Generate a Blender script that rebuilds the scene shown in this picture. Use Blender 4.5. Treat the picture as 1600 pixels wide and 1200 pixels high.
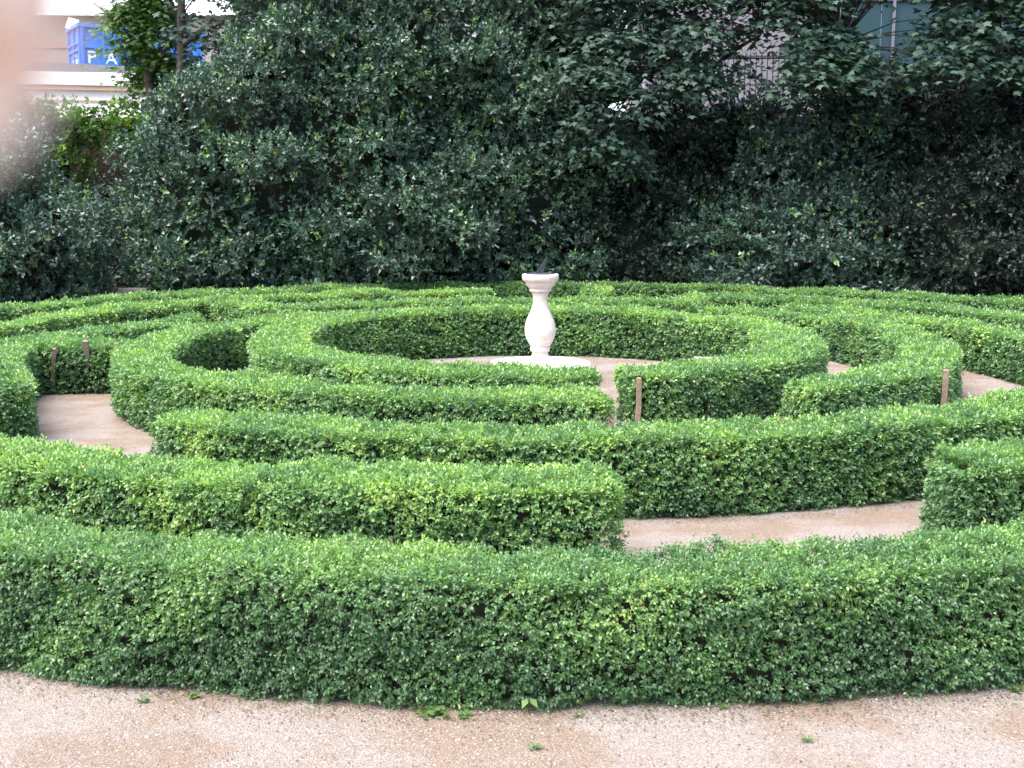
import bpy, math, random
import numpy as np
from mathutils import Vector

for o in list(bpy.data.objects):
    bpy.data.objects.remove(o)
SC = bpy.context.scene
COL = SC.collection
R = math.radians
rng = np.random.default_rng(7)
random.seed(7)

# ------------------------------------------------------------------ camera, sky, sun, exposure
CAM_H = 2.3265
cam_d = bpy.data.cameras.new('camera')
cam_d.sensor_width = 36.0
cam_d.lens = 40.5
cam_d.clip_start = 0.01
cam_d.clip_end = 500
cam_d.dof.use_dof = True               # small aperture: only what is right at the lens goes soft
cam_d.dof.focus_distance = 10.5
cam_d.dof.aperture_fstop = 10.5
cam = bpy.data.objects.new('camera', cam_d)
cam.location = (0, 0, CAM_H)
cam.rotation_euler = (R(90 - 8.65), 0, 0)
COL.objects.link(cam)
SC.camera = cam

SUN_EL, SUN_AZ = 66.0, 232.0          # degrees; azimuth clockwise from +Y
world = bpy.data.worlds.new('World')
SC.world = world
world.use_nodes = True
wn = world.node_tree
wn.nodes.clear()
sky = wn.nodes.new('ShaderNodeTexSky')
sky.sky_type = 'NISHITA'
sky.sun_disc = False
sky.sun_elevation = R(SUN_EL)
sky.sun_rotation = R(SUN_AZ)
sky.air_density = 1.0
sky.dust_density = 3.5
sky.ozone_density = 1.0
bg = wn.nodes.new('ShaderNodeBackground')
bg.inputs['Strength'].default_value = 0.10
wo = wn.nodes.new('ShaderNodeOutputWorld')
wn.links.new(sky.outputs[0], bg.inputs[0])
wn.links.new(bg.outputs[0], wo.inputs[0])

sun_d = bpy.data.lights.new('sun', 'SUN')
sun_d.energy = 1.5
sun_d.angle = R(60)
sun_d.color = (1.0, 0.96, 0.9)
sun = bpy.data.objects.new('sun', sun_d)
sv = Vector((math.sin(R(SUN_AZ)) * math.cos(R(SUN_EL)), math.cos(R(SUN_AZ)) * math.cos(R(SUN_EL)), math.sin(R(SUN_EL))))
sun.rotation_euler = (-sv).to_track_quat('-Z', 'Y').to_euler()
sun.location = (0, 0, 30)
COL.objects.link(sun)

SC.view_settings.view_transform = 'Standard'
SC.view_settings.look = 'None'
SC.view_settings.exposure = 2.58
SC.view_settings.gamma = 1.0
SC.view_settings.use_curve_mapping = False
SC.render.engine = 'CYCLES'
SC.cycles.max_bounces = 6
SC.cycles.diffuse_bounces = 4
SC.cycles.glossy_bounces = 2
SC.cycles.transmission_bounces = 4
SC.cycles.use_denoising = True
SC.cycles.denoiser = 'OPENIMAGEDENOISE'
SC.cycles.denoising_input_passes = 'RGB_ALBEDO_NORMAL'
SC.cycles.denoising_prefilter = 'NONE'

# ------------------------------------------------------------------ materials
def mat(name):
    m = bpy.data.materials.new(name)
    m.use_nodes = True
    nt = m.node_tree
    return m, nt, nt.nodes['Principled BSDF'], nt.nodes['Material Output']

def plain(name, col, rough=0.7, noise=0.15, scale=8.0, bump=0.0, bscale=60.0, metal=0.0, spec=0.5):
    m, nt, b, out = mat(name)
    b.inputs['Roughness'].default_value = rough
    b.inputs['Metallic'].default_value = metal
    b.inputs['Specular IOR Level'].default_value = spec
    tc = nt.nodes.new('ShaderNodeTexCoord')
    n = nt.nodes.new('ShaderNodeTexNoise')
    n.inputs['Scale'].default_value = scale
    n.inputs['Detail'].default_value = 6
    n.inputs['Roughness'].default_value = 0.65
    nt.links.new(tc.outputs['Object'], n.inputs['Vector'])
    r = nt.nodes.new('ShaderNodeValToRGB')
    c = np.array(col)
    r.color_ramp.elements[0].position = 0.3
    r.color_ramp.elements[1].position = 0.72
    r.color_ramp.elements[0].color = (*np.clip(c * (1 - noise), 0, 1), 1)
    r.color_ramp.elements[1].color = (*np.clip(c * (1 + noise), 0, 1), 1)
    nt.links.new(n.outputs['Fac'], r.inputs[0])
    nt.links.new(r.outputs[0], b.inputs['Base Color'])
    if bump:
        n2 = nt.nodes.new('ShaderNodeTexNoise')
        n2.inputs['Scale'].default_value = bscale
        n2.inputs['Detail'].default_value = 5
        nt.links.new(tc.outputs['Object'], n2.inputs['Vector'])
        bp = nt.nodes.new('ShaderNodeBump')
        bp.inputs['Strength'].default_value = bump
        bp.inputs['Distance'].default_value = 0.02
        nt.links.new(n2.outputs['Fac'], bp.inputs['Height'])
        nt.links.new(bp.outputs[0], b.inputs['Normal'])
    return m

def leaf_mat(name, stops, rough=0.42, transl=0.25, spec=0.5, tcol=(0.2, 0.32, 0.04)):
    """stops: list of (position on the per-leaf tint, colour)."""
    m, nt, b, out = mat(name)
    at = nt.nodes.new('ShaderNodeAttribute')
    at.attribute_name = 'tint'
    r = nt.nodes.new('ShaderNodeValToRGB')
    e = r.color_ramp.elements
    while len(e) < len(stops):
        e.new(0.5)
    for k, (p, c) in enumerate(stops):
        e[k].position = p
        e[k].color = (*c, 1)
    nt.links.new(at.outputs['Fac'], r.inputs[0])
    nt.links.new(r.outputs[0], b.inputs['Base Color'])
    b.inputs['Roughness'].default_value = rough
    b.inputs['Specular IOR Level'].default_value = spec
    tr = nt.nodes.new('ShaderNodeBsdfTranslucent')
    mixc = nt.nodes.new('ShaderNodeMixRGB')
    mixc.blend_type = 'MULTIPLY'
    mixc.inputs[0].default_value = 1.0
    mixc.inputs[2].default_value = (2.2, 2.4, 1.0, 1)
    nt.links.new(r.outputs[0], mixc.inputs[1])
    nt.links.new(mixc.outputs[0], tr.inputs[0])
    mx = nt.nodes.new('ShaderNodeMixShader')
    mx.inputs[0].default_value = transl
    nt.links.new(b.outputs[0], mx.inputs[1])
    nt.links.new(tr.outputs[0], mx.inputs[2])
    nt.links.new(mx.outputs[0], out.inputs['Surface'])
    return m

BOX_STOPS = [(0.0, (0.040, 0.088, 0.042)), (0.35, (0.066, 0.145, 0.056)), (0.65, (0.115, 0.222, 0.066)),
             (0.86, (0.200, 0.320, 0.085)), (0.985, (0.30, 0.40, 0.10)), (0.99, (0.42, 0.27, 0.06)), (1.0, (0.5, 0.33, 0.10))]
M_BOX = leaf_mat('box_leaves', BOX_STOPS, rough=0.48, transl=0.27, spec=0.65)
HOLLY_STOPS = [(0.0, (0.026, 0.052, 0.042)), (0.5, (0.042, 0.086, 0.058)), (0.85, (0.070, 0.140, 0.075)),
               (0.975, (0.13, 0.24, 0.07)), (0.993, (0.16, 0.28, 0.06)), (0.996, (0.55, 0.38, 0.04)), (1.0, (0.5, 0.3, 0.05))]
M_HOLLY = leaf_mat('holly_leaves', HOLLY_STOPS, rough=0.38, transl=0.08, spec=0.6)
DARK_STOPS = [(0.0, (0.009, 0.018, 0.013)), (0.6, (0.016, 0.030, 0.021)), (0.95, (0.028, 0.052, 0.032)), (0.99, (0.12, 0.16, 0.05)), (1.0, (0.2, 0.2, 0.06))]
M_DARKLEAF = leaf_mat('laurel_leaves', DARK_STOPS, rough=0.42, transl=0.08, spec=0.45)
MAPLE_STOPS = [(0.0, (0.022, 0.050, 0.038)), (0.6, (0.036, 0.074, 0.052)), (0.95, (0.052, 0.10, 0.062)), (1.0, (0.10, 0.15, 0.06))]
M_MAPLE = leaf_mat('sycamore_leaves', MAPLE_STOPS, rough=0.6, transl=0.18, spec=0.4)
LIME_STOPS = [(0.0, (0.030, 0.070, 0.014)), (0.5, (0.060, 0.125, 0.022)), (0.9, (0.12, 0.21, 0.03)), (1.0, (0.2, 0.28, 0.04))]
M_LIME = leaf_mat('lime_leaves', LIME_STOPS, rough=0.5, transl=0.35, spec=0.4)
M_CORE = plain('hedge_dark_core', (0.022, 0.024, 0.014), 0.95, 0.4, 30, spec=0.1)  # hedge core: shade between the leaves painted as a near-black colour
M_BCORE = plain('bush_dark_core', (0.017, 0.021, 0.016), 0.98, 0.4, 10, spec=0.05)  # shrub core: inner darkness painted in, standing for shade
M_BARK = plain('bark', (0.065, 0.052, 0.042), 0.9, 0.4, 12, 0.6, 40)
M_STONE = plain('portland_stone', (0.55, 0.48, 0.43), 0.8, 0.2, 7, 0.25, 70, spec=0.25)
M_PLATFORM = plain('platform_stone', (0.58, 0.53, 0.49), 0.8, 0.08, 6, 0.1, 70, spec=0.3)
M_BRONZE = plain('weathered_bronze', (0.055, 0.06, 0.07), 0.5, 0.3, 20, metal=0.6)
M_STAKE = plain('stake_wood', (0.20, 0.145, 0.10), 0.85, 0.4, 22, 0.2, 60)
M_BENCH = plain('bench_stone', (0.26, 0.26, 0.235), 0.8, 0.15, 12, 0.15, 60)
M_KERB = plain('kerb_stone', (0.16, 0.12, 0.105), 0.9, 0.3, 8, 0.3, 40)

def new_obj(name, me, m=None, parent=None, loc=None):
    o = bpy.data.objects.new(name, me)
    COL.objects.link(o)
    if m is not None and me is not None and not me.materials:
        me.materials.append(m)
    if parent is not None:
        o.parent = parent
    if loc is not None:
        o.location = loc
    return o

def empty(name, loc, label, cat, group=None):
    o = bpy.data.objects.new(name, None)
    o.empty_display_size = 0.2
    COL.objects.link(o)
    o.location = loc
    tag(o, label, cat, group)
    return o

def tag(o, label=None, cat=None, group=None, kind=None):
    if label: o['label'] = label
    if cat: o['category'] = cat
    if group: o['group'] = group
    if kind: o['kind'] = kind
    return o

def np_mesh(name, V, F, tint=None, smooth=False):
    """V (n,3), F (m,k) equal-sized faces."""
    V = np.ascontiguousarray(V, dtype=np.float32)
    F = np.ascontiguousarray(F, dtype=np.int32)
    m, k = F.shape
    me = bpy.data.meshes.new(name)
    me.vertices.add(len(V))
    me.vertices.foreach_set('co', V.ravel())
    me.loops.add(m * k)
    me.loops.foreach_set('vertex_index', F.ravel())
    me.polygons.add(m)
    me.polygons.foreach_set('loop_start', np.arange(0, m * k, k, dtype=np.int32))
    if tint is not None:
        a = me.attributes.new('tint', 'FLOAT', 'FACE')
        a.data.foreach_set('value', np.ascontiguousarray(tint, dtype=np.float32))
    if smooth:
        me.polygons.foreach_set('use_smooth', np.ones(m, dtype=bool))
    me.update(calc_edges=True)
    return me

def pydata(name, V, F, smooth=False):
    me = bpy.data.meshes.new(name)
    me.from_pydata([tuple(map(float, v)) for v in V], [], [tuple(map(int, f)) for f in F])
    if smooth:
        me.polygons.foreach_set('use_smooth', np.ones(len(F), dtype=bool))
    me.update()
    return me

def box_geo(x0, x1, y0, y1, z0, z1):
    V = [(x0, y0, z0), (x1, y0, z0), (x1, y1, z0), (x0, y1, z0), (x0, y0, z1), (x1, y0, z1), (x1, y1, z1), (x0, y1, z1)]
    F = [(0, 3, 2, 1), (4, 5, 6, 7), (0, 1, 5, 4), (1, 2, 6, 5), (2, 3, 7, 6), (3, 0, 4, 7)]
    return V, F

def boxes_mesh(name, bl, bevel=0.0):
    V, F = [], []
    for b in bl:
        v, f = box_geo(*b)
        n = len(V)
        V += v
        F += [tuple(i + n for i in q) for q in f]
    me = pydata(name, V, F)
    if bevel:
        import bmesh
        bm = bmesh.new(); bm.from_mesh(me)
        bmesh.ops.bevel(bm, geom=bm.edges[:], offset=bevel, segments=2, affect='EDGES', profile=0.6)
        bm.to_mesh(me); bm.free()
    return me

def lathe(name, prof, n=48):
    V, F = [], []
    for r, z in prof:
        for k in range(n):
            a = 2 * math.pi * k / n
            V.append((r * math.cos(a), r * math.sin(a), z))
    for i in range(len(prof) - 1):
        for k in range(n):
            k2 = (k + 1) % n
            F.append((i * n + k, i * n + k2, (i + 1) * n + k2, (i + 1) * n + k))
    F.append(tuple(reversed(range(n))))
    F.append(tuple(range((len(prof) - 1) * n, len(prof) * n)))
    me = pydata(name, V, F, smooth=True)
    me.polygons[-1].use_smooth = False
    me.polygons[-2].use_smooth = False
    return me

def tube_geo(pts, rad, n=8):
    pts = np.array(pts, float)
    V, F = [], []
    for i, p in enumerate(pts):
        d = pts[min(i + 1, len(pts) - 1)] - pts[max(i - 1, 0)]
        d /= np.linalg.norm(d) + 1e-9
        a = np.cross(d, (0, 0, 1.0)) if abs(d[2]) < 0.9 else np.cross(d, (1.0, 0, 0))
        a /= np.linalg.norm(a)
        b = np.cross(d, a)
        r = rad[i]
        for k in range(n):
            t = 2 * math.pi * k / n
            V.append(p + r * (math.cos(t) * a + math.sin(t) * b))
    for i in range(len(pts) - 1):
        for k in range(n):
            k2 = (k + 1) % n
            F.append((i * n + k, i * n + k2, (i + 1) * n + k2, (i + 1) * n + k))
    F.append(tuple(reversed(range(n))))
    F.append(tuple(range((len(pts) - 1) * n, len(pts) * n)))
    return V, F

def tubes_mesh(name, tl, n=8):
    V, F = [], []
    for pts, rad in tl:
        v, f = tube_geo(pts, rad, n)
        k = len(V)
        V += v
        F += [tuple(i + k for i in q) for q in f]
    return pydata(name, V, F, smooth=True)

# smooth pseudo-noise, vectorised
class Noise:
    def __init__(s, seed, scale, n=14):
        r = np.random.default_rng(seed)
        d = r.normal(size=(n, 3)); d /= np.linalg.norm(d, axis=1, keepdims=True)
        s.k = d * r.uniform(0.6, 1.7, (n, 1)) * 2 * math.pi / scale
        s.p = r.uniform(0, 6.28, n)
        s.n = n
    def __call__(s, P):
        return np.sin(P @ s.k.T + s.p).sum(1) / math.sqrt(s.n / 2) * 0.6

def unit(v):
    return v / (np.linalg.norm(v, axis=-1, keepdims=True) + 1e-9)

def rand_unit(n):
    return unit(rng.normal(size=(n, 3)))

def leaf_arrays(P, D, N, L, W, kind='quad', fold=0.18):
    """P base points, D leaf axis, N leaf normal: one small face (or two) for each leaf."""
    N = unit(N - (N * D).sum(1, keepdims=True) * D)
    S = np.cross(D, N)
    L = L[:, None]; W = W[:, None]
    n = len(P)
    if kind == 'quad':
        a = P; t = P + D * L - N * L * 0.10
        m = P + D * L * 0.45
        l = m + S * W * 0.5 + N * W * fold
        r = m - S * W * 0.5 + N * W * fold
        V = np.stack([a, r, t, l], 1).reshape(-1, 3)
        return V, np.arange(4 * n).reshape(-1, 4)
    else:
        m = P + D * L * 0.3
        V = np.stack([m - S * W * 0.55, P + D * L, m + S * W * 0.55 - D * L * 0.25], 1).reshape(-1, 3)
        return V, np.arange(3 * n).reshape(-1, 3)

def sprig_leaves(P, AX, k, L, spread, upbias, jitter=0.35, aspect=0.58):
    """k leaves in a tuft round each sprig axis AX at P. Returns leaf P, D, N, L, W, sprig index."""
    M = len(P)
    a = np.where(np.abs(AX[:, 2:3]) < 0.9, np.array([[0, 0, 1.0]]), np.array([[1.0, 0, 0]]))
    U = unit(np.cross(AX, a)); V = np.cross(AX, U)
    idx = np.repeat(np.arange(M), k)
    j = np.tile(np.arange(k), M)
    ph = rng.uniform(0, 6.28, M)[idx] + (j % 2) * math.pi + (j // 2) * 1.35 + rng.normal(0, 0.35, M * k)
    h = (j / max(k - 1, 1)) + rng.normal(0, 0.08, M * k)
    Ls = L[idx] * rng.uniform(0.75, 1.2, M * k)
    rad = np.cos(ph)[:, None] * U[idx] + np.sin(ph)[:, None] * V[idx]
    stem = (spread * L)[idx]
    p = P[idx] + AX[idx] * (h * stem - stem * 0.7)[:, None] + rad * (0.1 * Ls)[:, None]
    tilt = rng.uniform(0.35, 0.95, M * k)[:, None] * (1.15 - 0.55 * np.clip(h, 0, 1))[:, None]
    d = unit(AX[idx] * (1 - tilt * 0.75) + rad * tilt + rng.normal(0, jitter * 0.5, (M * k, 3)))
    ub = np.broadcast_to(np.asarray(upbias, float), (M,))[idx]
    n = unit(AX[idx] * 0.8 - rad * 0.25 + np.array([[0, 0, 1.0]]) * ub[:, None] + rng.normal(0, jitter, (M * k, 3)))
    return p, d, n, Ls, Ls * aspect * rng.uniform(0.85, 1.15, M * k), idx

# ------------------------------------------------------------------ ground
def ground_material():
    m, nt, b, out = mat('gravel_ground')
    L = nt.links
    tc = nt.nodes.new('ShaderNodeTexCoord')
    big = nt.nodes.new('ShaderNodeTexNoise'); big.inputs['Scale'].default_value = 1.15; big.inputs['Detail'].default_value = 5; big.inputs['Roughness'].default_value = 0.6
    fine = nt.nodes.new('ShaderNodeTexVoronoi'); fine.inputs['Scale'].default_value = 110
    fn = nt.nodes.new('ShaderNodeTexNoise'); fn.inputs['Scale'].default_value = 60; fn.inputs['Detail'].default_value = 6
    for n in (big, fine, fn):
        L.new(tc.outputs['Object'], n.inputs['Vector'])
    r1 = nt.nodes.new('ShaderNodeValToRGB')
    r1.color_ramp.elements[0].position = 0.43; r1.color_ramp.elements[0].color = (0.185, 0.146, 0.117, 1)
    r1.color_ramp.elements[1].position = 0.55; r1.color_ramp.elements[1].color = (0.222, 0.197, 0.182, 1)
    L.new(big.outputs['Fac'], r1.inputs[0])
    r2 = nt.nodes.new('ShaderNodeValToRGB')
    r2.color_ramp.elements[0].position = 0.0; r2.color_ramp.elements[0].color = (0.62, 0.58, 0.56, 1)
    r2.color_ramp.elements[1].position = 1.0; r2.color_ramp.elements[1].color = (1.25, 1.22, 1.2, 1)
    L.new(fine.outputs['Color'], r2.inputs[0])
    mu = nt.nodes.new('ShaderNodeMixRGB'); mu.blend_type = 'MULTIPLY'; mu.inputs[0].default_value = 0.85
    L.new(r1.outputs[0], mu.inputs[1]); L.new(r2.outputs[0], mu.inputs[2])
    L.new(mu.outputs[0], b.inputs['Base Color'])
    b.inputs['Roughness'].default_value = 0.95
    b.inputs['Specular IOR Level'].default_value = 0.2
    bp = nt.nodes.new('ShaderNodeBump'); bp.inputs['Strength'].default_value = 0.7; bp.inputs['Distance'].default_value = 0.01
    L.new(fine.outputs['Distance'], bp.inputs['Height'])
    bp2 = nt.nodes.new('ShaderNodeBump'); bp2.inputs['Strength'].default_value = 0.4; bp2.inputs['Distance'].default_value = 0.02
    L.new(fn.outputs['Fac'], bp2.inputs['Height']); L.new(bp.outputs[0], bp2.inputs['Normal'])
    L.new(bp2.outputs[0], b.inputs['Normal'])
    return m
M_GROUND = ground_material()
M_SOIL = plain('leafy_soil', (0.055, 0.042, 0.034), 0.95, 0.5, 5, 0.8, 25, spec=0.1)

g = new_obj('ground', pydata('ground', [(-250, -250, 0), (250, -250, 0), (250, 250, 0), (-250, 250, 0)], [(0, 1, 2, 3)]), M_GROUND)
tag(g, kind='structure')
# planting bed under the shrubs, gently rising from the maze
XC, YC = 0.3839, 15.62
V, F = [], []
NA, NR = 60, 8
nz = Noise(5, 2.2)
for i in range(NA + 1):
    x = -22 + 46 * i / NA
    for j in range(NR + 1):
        dx = min(abs(x - XC), 11.3)
        y0 = YC + math.sqrt(max(11.35 ** 2 - dx * dx, 0)) + 0.15 if abs(x - XC) < 11.3 else YC + 0.8
        y = y0 + (31.2 - y0) * j / NR
        z = 0.02 + 0.42 * (j / NR) ** 0.8 + (0.05 * float(nz(np.array([[x, y, 0]]))[0]) if j else 0.0)
        V.append((x, y, max(z, 0.012)))
for i in range(NA):
    for j in range(NR):
        a = i * (NR + 1) + j
        F.append((a, a + NR + 1, a + NR + 2, a + 1))
bed = new_obj('planting_bed_soil', pydata('planting_bed_soil', V, F, True), M_SOIL)
tag(bed, kind='structure')

# loose pebbles lying on the foreground path
def pebbles():
    n = 70000
    x = rng.uniform(-3.6, 3.6, n); y = rng.uniform(3.9, 6.0, n)
    keep = np.hypot(x - XC, y - YC) > 10.38
    big = Noise(77, 0.9)(np.stack([x, y, 0 * x], 1))
    keep &= rng.uniform(size=n) < np.clip(0.55 + 0.55 * big, 0.06, 1)
    x, y = x[keep], y[keep]; n = len(x)
    s = rng.gamma(4, 0.0007, n) + 0.0014
    ang = rng.uniform(0, 6.28, n)
    ring = np.array([0, 1, 2, 3]) * math.pi / 2
    V = np.zeros((n, 5, 3))
    for k in range(4):
        rr = s * rng.uniform(0.7, 1.2, n)
        V[:, k, 0] = x + rr * np.cos(ang + ring[k]); V[:, k, 1] = y + rr * np.sin(ang + ring[k]); V[:, k, 2] = 0.001
    V[:, 4, 0] = x + s * rng.uniform(-.3, .3, n); V[:, 4, 1] = y + s * rng.uniform(-.3, .3, n); V[:, 4, 2] = 0.001 + s * rng.uniform(0.5, 0.9, n)
    b = np.arange(n)[:, None] * 5
    F = np.concatenate([b + np.array([[k, (k + 1) % 4, 4]]) for k in range(4)], 1).reshape(-1, 3)
    me = np_mesh('gravel', V.reshape(-1, 3), F, np.repeat(rng.uniform(size=n), 4))
    return me
M_PEB = leaf_mat('pebbles', [(0.0, (0.12, 0.10, 0.085)), (0.4, (0.20, 0.172, 0.155)), (0.8, (0.25, 0.222, 0.205)), (1.0, (0.32, 0.295, 0.28))], rough=0.85, transl=0.0, spec=0.25)
o = new_obj('gravel', pebbles(), M_PEB)
tag(o, 'loose pale pink gravel scattered over the foreground path', 'gravel', kind='stuff')

# ------------------------------------------------------------------ clipped box hedges
CAMP = np.array([0, 0, CAM_H])
H0 = 0.628

def catmull(ctrl, step=0.06):
    """ctrl: list of (angle deg, centre-line radius) -> points along the hedge."""
    a = np.array([c[0] for c in ctrl], float); r = np.array([c[1] for c in ctrl], float)
    if a[-1] < a[0]:
        a, r = a[::-1], r[::-1]
    n = max(int(abs(a[-1] - a[0]) / 180 * math.pi * r.mean() / step), 4)
    t = np.linspace(a[0], a[-1], n)
    # smooth interpolation of the radius
    rr = np.interp(t, a, r)
    kern = np.hanning(25); kern /= kern.sum()
    if n > 60:
        rr = np.convolve(np.pad(rr, 12, 'edge'), kern, 'valid')
    return np.stack([XC + rr * np.cos(np.radians(t)), YC + rr * np.sin(np.radians(t))], 1)

HSEED = [100]
TRI = [0]
def hedge(label, path, width=0.72, height=H0, closed=False, group='box hedges of the maze', young=0.5, dens=1.0, rise=None):
    HSEED[0] += 1
    seed = HSEED[0]
    path = np.asarray(path, float)
    seg = np.linalg.norm(np.diff(path, axis=0), axis=1)
    S = np.concatenate([[0], np.cumsum(seg)])
    total = S[-1]
    na, nb, nc = Noise(seed, 1.3), Noise(seed + 500, 0.42), Noise(seed + 900, 0.16)
    ny = Noise(seed + 1300, 0.7); nw = Noise(seed + 1700, 2.4)
    rc = 0.055                                   # shoulder rounding

    def frame(s):
        x = np.interp(s, S, path[:, 0]); y = np.interp(s, S, path[:, 1])
        e = 0.12
        x1 = np.interp(np.clip(s + e, 0, total), S, path[:, 0]); y1 = np.interp(np.clip(s + e, 0, total), S, path[:, 1])
        x0 = np.interp(np.clip(s - e, 0, total), S, path[:, 0]); y0 = np.interp(np.clip(s - e, 0, total), S, path[:, 1])
        T = np.stack([x1 - x0, y1 - y0], 1); T /= np.linalg.norm(T, axis=1, keepdims=True)
        return np.stack([x, y], 1), T

    def halfw(s):
        if closed:
            return np.ones_like(s)
        d = np.minimum(s, total - s)
        q = np.clip(1 - d / 0.22, 0, 1)
        return np.sqrt(np.clip(1 - q * q * 0.65, 0.05, 1))

    def surface(s, t, inset=0.0):
        """t in 0..1 over the section: left foot, up, over the top, down to the right foot."""
        w, h = width - 2 * inset, height - inset
        P2, T = frame(s)
        side = np.stack([T[:, 1], -T[:, 0]], 1)
        per = 2 * h + w
        d = t * per
        off = np.zeros_like(s); z = np.zeros_like(s); nl = np.zeros_like(s); nzv = np.zeros_like(s)
        a = d < h; b = (d >= h) & (d < h + w); c = d >= h + w
        off[a] = -w / 2; z[a] = d[a]; nl[a] = -1
        off[b] = -w / 2 + (d[b] - h); z[b] = h; nzv[b] = 1
        off[c] = w / 2; z[c] = h - (d[c] - h - w); nl[c] = 1
        # round the shoulders
        ex = np.clip((np.abs(off) - (w / 2 - rc)) / rc, 0, 1); ez = np.clip((z - (h - rc)) / rc, 0, 1)
        cor = (ex > 0) & (ez > 0)
        l = np.sqrt(ex ** 2 + ez ** 2) + 1e-9
        sg = np.sign(off)
        off = np.where(cor, sg * ((w / 2 - rc) + rc * ex / np.maximum(l, 1)), off)
        z = np.where(cor, (h - rc) + rc * ez / np.maximum(l, 1), z)
        nl = np.where(cor, sg * ex / l, nl); nzv = np.where(cor, ez / l, nzv)
        # the foot tucks in a little, flanks lean
        tuck = np.clip(1 - z / 0.10, 0, 1) * 0.025
        off = off - np.sign(off) * tuck
        off = off * halfw(s)
        P = np.stack([P2[:, 0] + side[:, 0] * off, P2[:, 1] + side[:, 1] * off, z], 1)
        N = unit(np.stack([side[:, 0] * nl, side[:, 1] * nl, nzv], 1))
        if rise is not None:
            P[:, 2] *= np.interp(s / total, rise[0], rise[1])
        bump = 0.022 * na(P) + 0.016 * nb(P) + 0.022 * nw(P) * (N[:, 2] > 0.5)
        P = P + N * bump[:, None]
        return P, N

    # solid inner core, coloured dark for the shade between the leaves
    root = empty('box_hedge', (path[len(path) // 2][0], path[len(path) // 2][1], 0), label, 'hedge', group)
    off0 = np.array([root.location.x, root.location.y, 0])
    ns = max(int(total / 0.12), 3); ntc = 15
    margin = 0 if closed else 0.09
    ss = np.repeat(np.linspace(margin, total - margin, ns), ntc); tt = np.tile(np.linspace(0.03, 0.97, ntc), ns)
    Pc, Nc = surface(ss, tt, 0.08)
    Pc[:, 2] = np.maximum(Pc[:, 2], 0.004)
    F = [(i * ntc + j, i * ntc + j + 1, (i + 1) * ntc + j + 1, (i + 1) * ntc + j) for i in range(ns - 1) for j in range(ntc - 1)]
    me = pydata('twigs', Pc - off0, F + [tuple(range(ntc)), tuple(reversed(range((ns - 1) * ntc, ns * ntc)))])  # mesh of the solid dark core, not single twigs
    new_obj('dark_core', me, M_CORE, root)

    # sprig positions over the surface, denser close to the camera
    per = 2 * height + width
    parts = []
    area = total * per
    n_try = int(area * 13000)
    s = rng.uniform(0, total, n_try); t = rng.uniform(0, 1, n_try)
    P2, _ = frame(s)
    dist = np.hypot(P2[:, 0], P2[:, 1])
    L = 0.0188 * (np.maximum(dist, 5.0) / 5.0) ** 0.56
    k = 6
    want = dens * 2.5 / (0.29 * L * L) / k          # sprigs per square metre
    want = np.where(np.abs(P2[:, 0]) > 0.47 * P2[:, 1] + 0.7, want * 0.08, want)     # stretches beside the picture
    keep = rng.uniform(size=n_try) < want / 13000
    s, t, L, dist = s[keep], t[keep], L[keep], dist[keep]
    P, N = surface(s, t)
    if not closed:
        # clipped ends
        for end, sg in ((0.0, -1), (total, 1)):
            d0 = float(np.linalg.norm(path[0 if sg < 0 else -1]))
            Le = 0.0188 * (max(d0, 5.0) / 5.0) ** 0.56
            ne = int(dens * 2.5 / (0.29 * Le * Le) / k * width * height)
            se = np.full(ne, end)
            Pq, T = frame(se)
            side = np.stack([T[:, 1], -T[:, 0]], 1)
            u = rng.uniform(-0.5, 0.5, ne) * width * 0.82; z = rng.uniform(0.03, height - 0.02, ne)
            bulge = 0.05 * (1 - (2 * u / width) ** 2) - 0.05 * np.clip((z - height + rc) / rc, 0, 1) ** 2 - 0.03 * np.clip(1 - z / 0.1, 0, 1)
            Pe = np.stack([Pq[:, 0] + side[:, 0] * u + sg * T[:, 0] * bulge, Pq[:, 1] + side[:, 1] * u + sg * T[:, 1] * bulge, z], 1)
            Ne = np.stack([sg * T[:, 0], sg * T[:, 1], 0 * u], 1)
            Pe = Pe + Ne * (0.022 * na(Pe) + 0.016 * nb(Pe))[:, None]
            P = np.concatenate([P, Pe]); N = np.concatenate([N, Ne]); L = np.concatenate([L, np.full(ne, Le)]); dist = np.concatenate([dist, np.full(ne, d0)])
    # thin what faces away from the photograph's side
    view = unit(CAMP - P)
    facing = (view * N).sum(1)
    keep = (facing > -0.15) | (P[:, 2] > height - 0.16) | (rng.uniform(size=len(P)) < 0.2)
    # small holes in the foliage
    holes = nc(P) + 0.8 * nb(P)
    keep &= (holes > -1.35) | (rng.uniform(size=len(P)) < 0.35)
    P, N, L, dist = P[keep], N[keep], L[keep], dist[keep]
    top = np.clip(N[:, 2], 0, 1)
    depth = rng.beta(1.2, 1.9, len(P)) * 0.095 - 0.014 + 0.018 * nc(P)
    tipy = (rng.uniform(size=len(P)) < 0.05) * rng.uniform(0.01, 0.045, len(P)) * (0.35 + 0.65 * top)
    P = P - N * depth[:, None] + np.array([[0, 0, 1.0]]) * tipy[:, None]
    AX = unit(N * 0.8 + np.array([[0, 0, 0.25]]) * (0.6 + top[:, None]) + rng.normal(0, 0.34, P.shape))
    lp, ld, ln, lL, lW, idx = sprig_leaves(P, AX, k, L, 1.7, 0.42 + 0.75 * top, 0.29)
    ld = unit(ld - np.array([[0, 0, 0.35]]) * (1 - top[idx])[:, None])
    lp[:, 2] = np.maximum(lp[:, 2], 0.008)
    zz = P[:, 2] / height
    yb = young + 0.30 * (zz - 0.5) + 0.16 * ny(P) + 0.12 * nc(P) - 1.5 * np.clip(depth, 0, 1)
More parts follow.
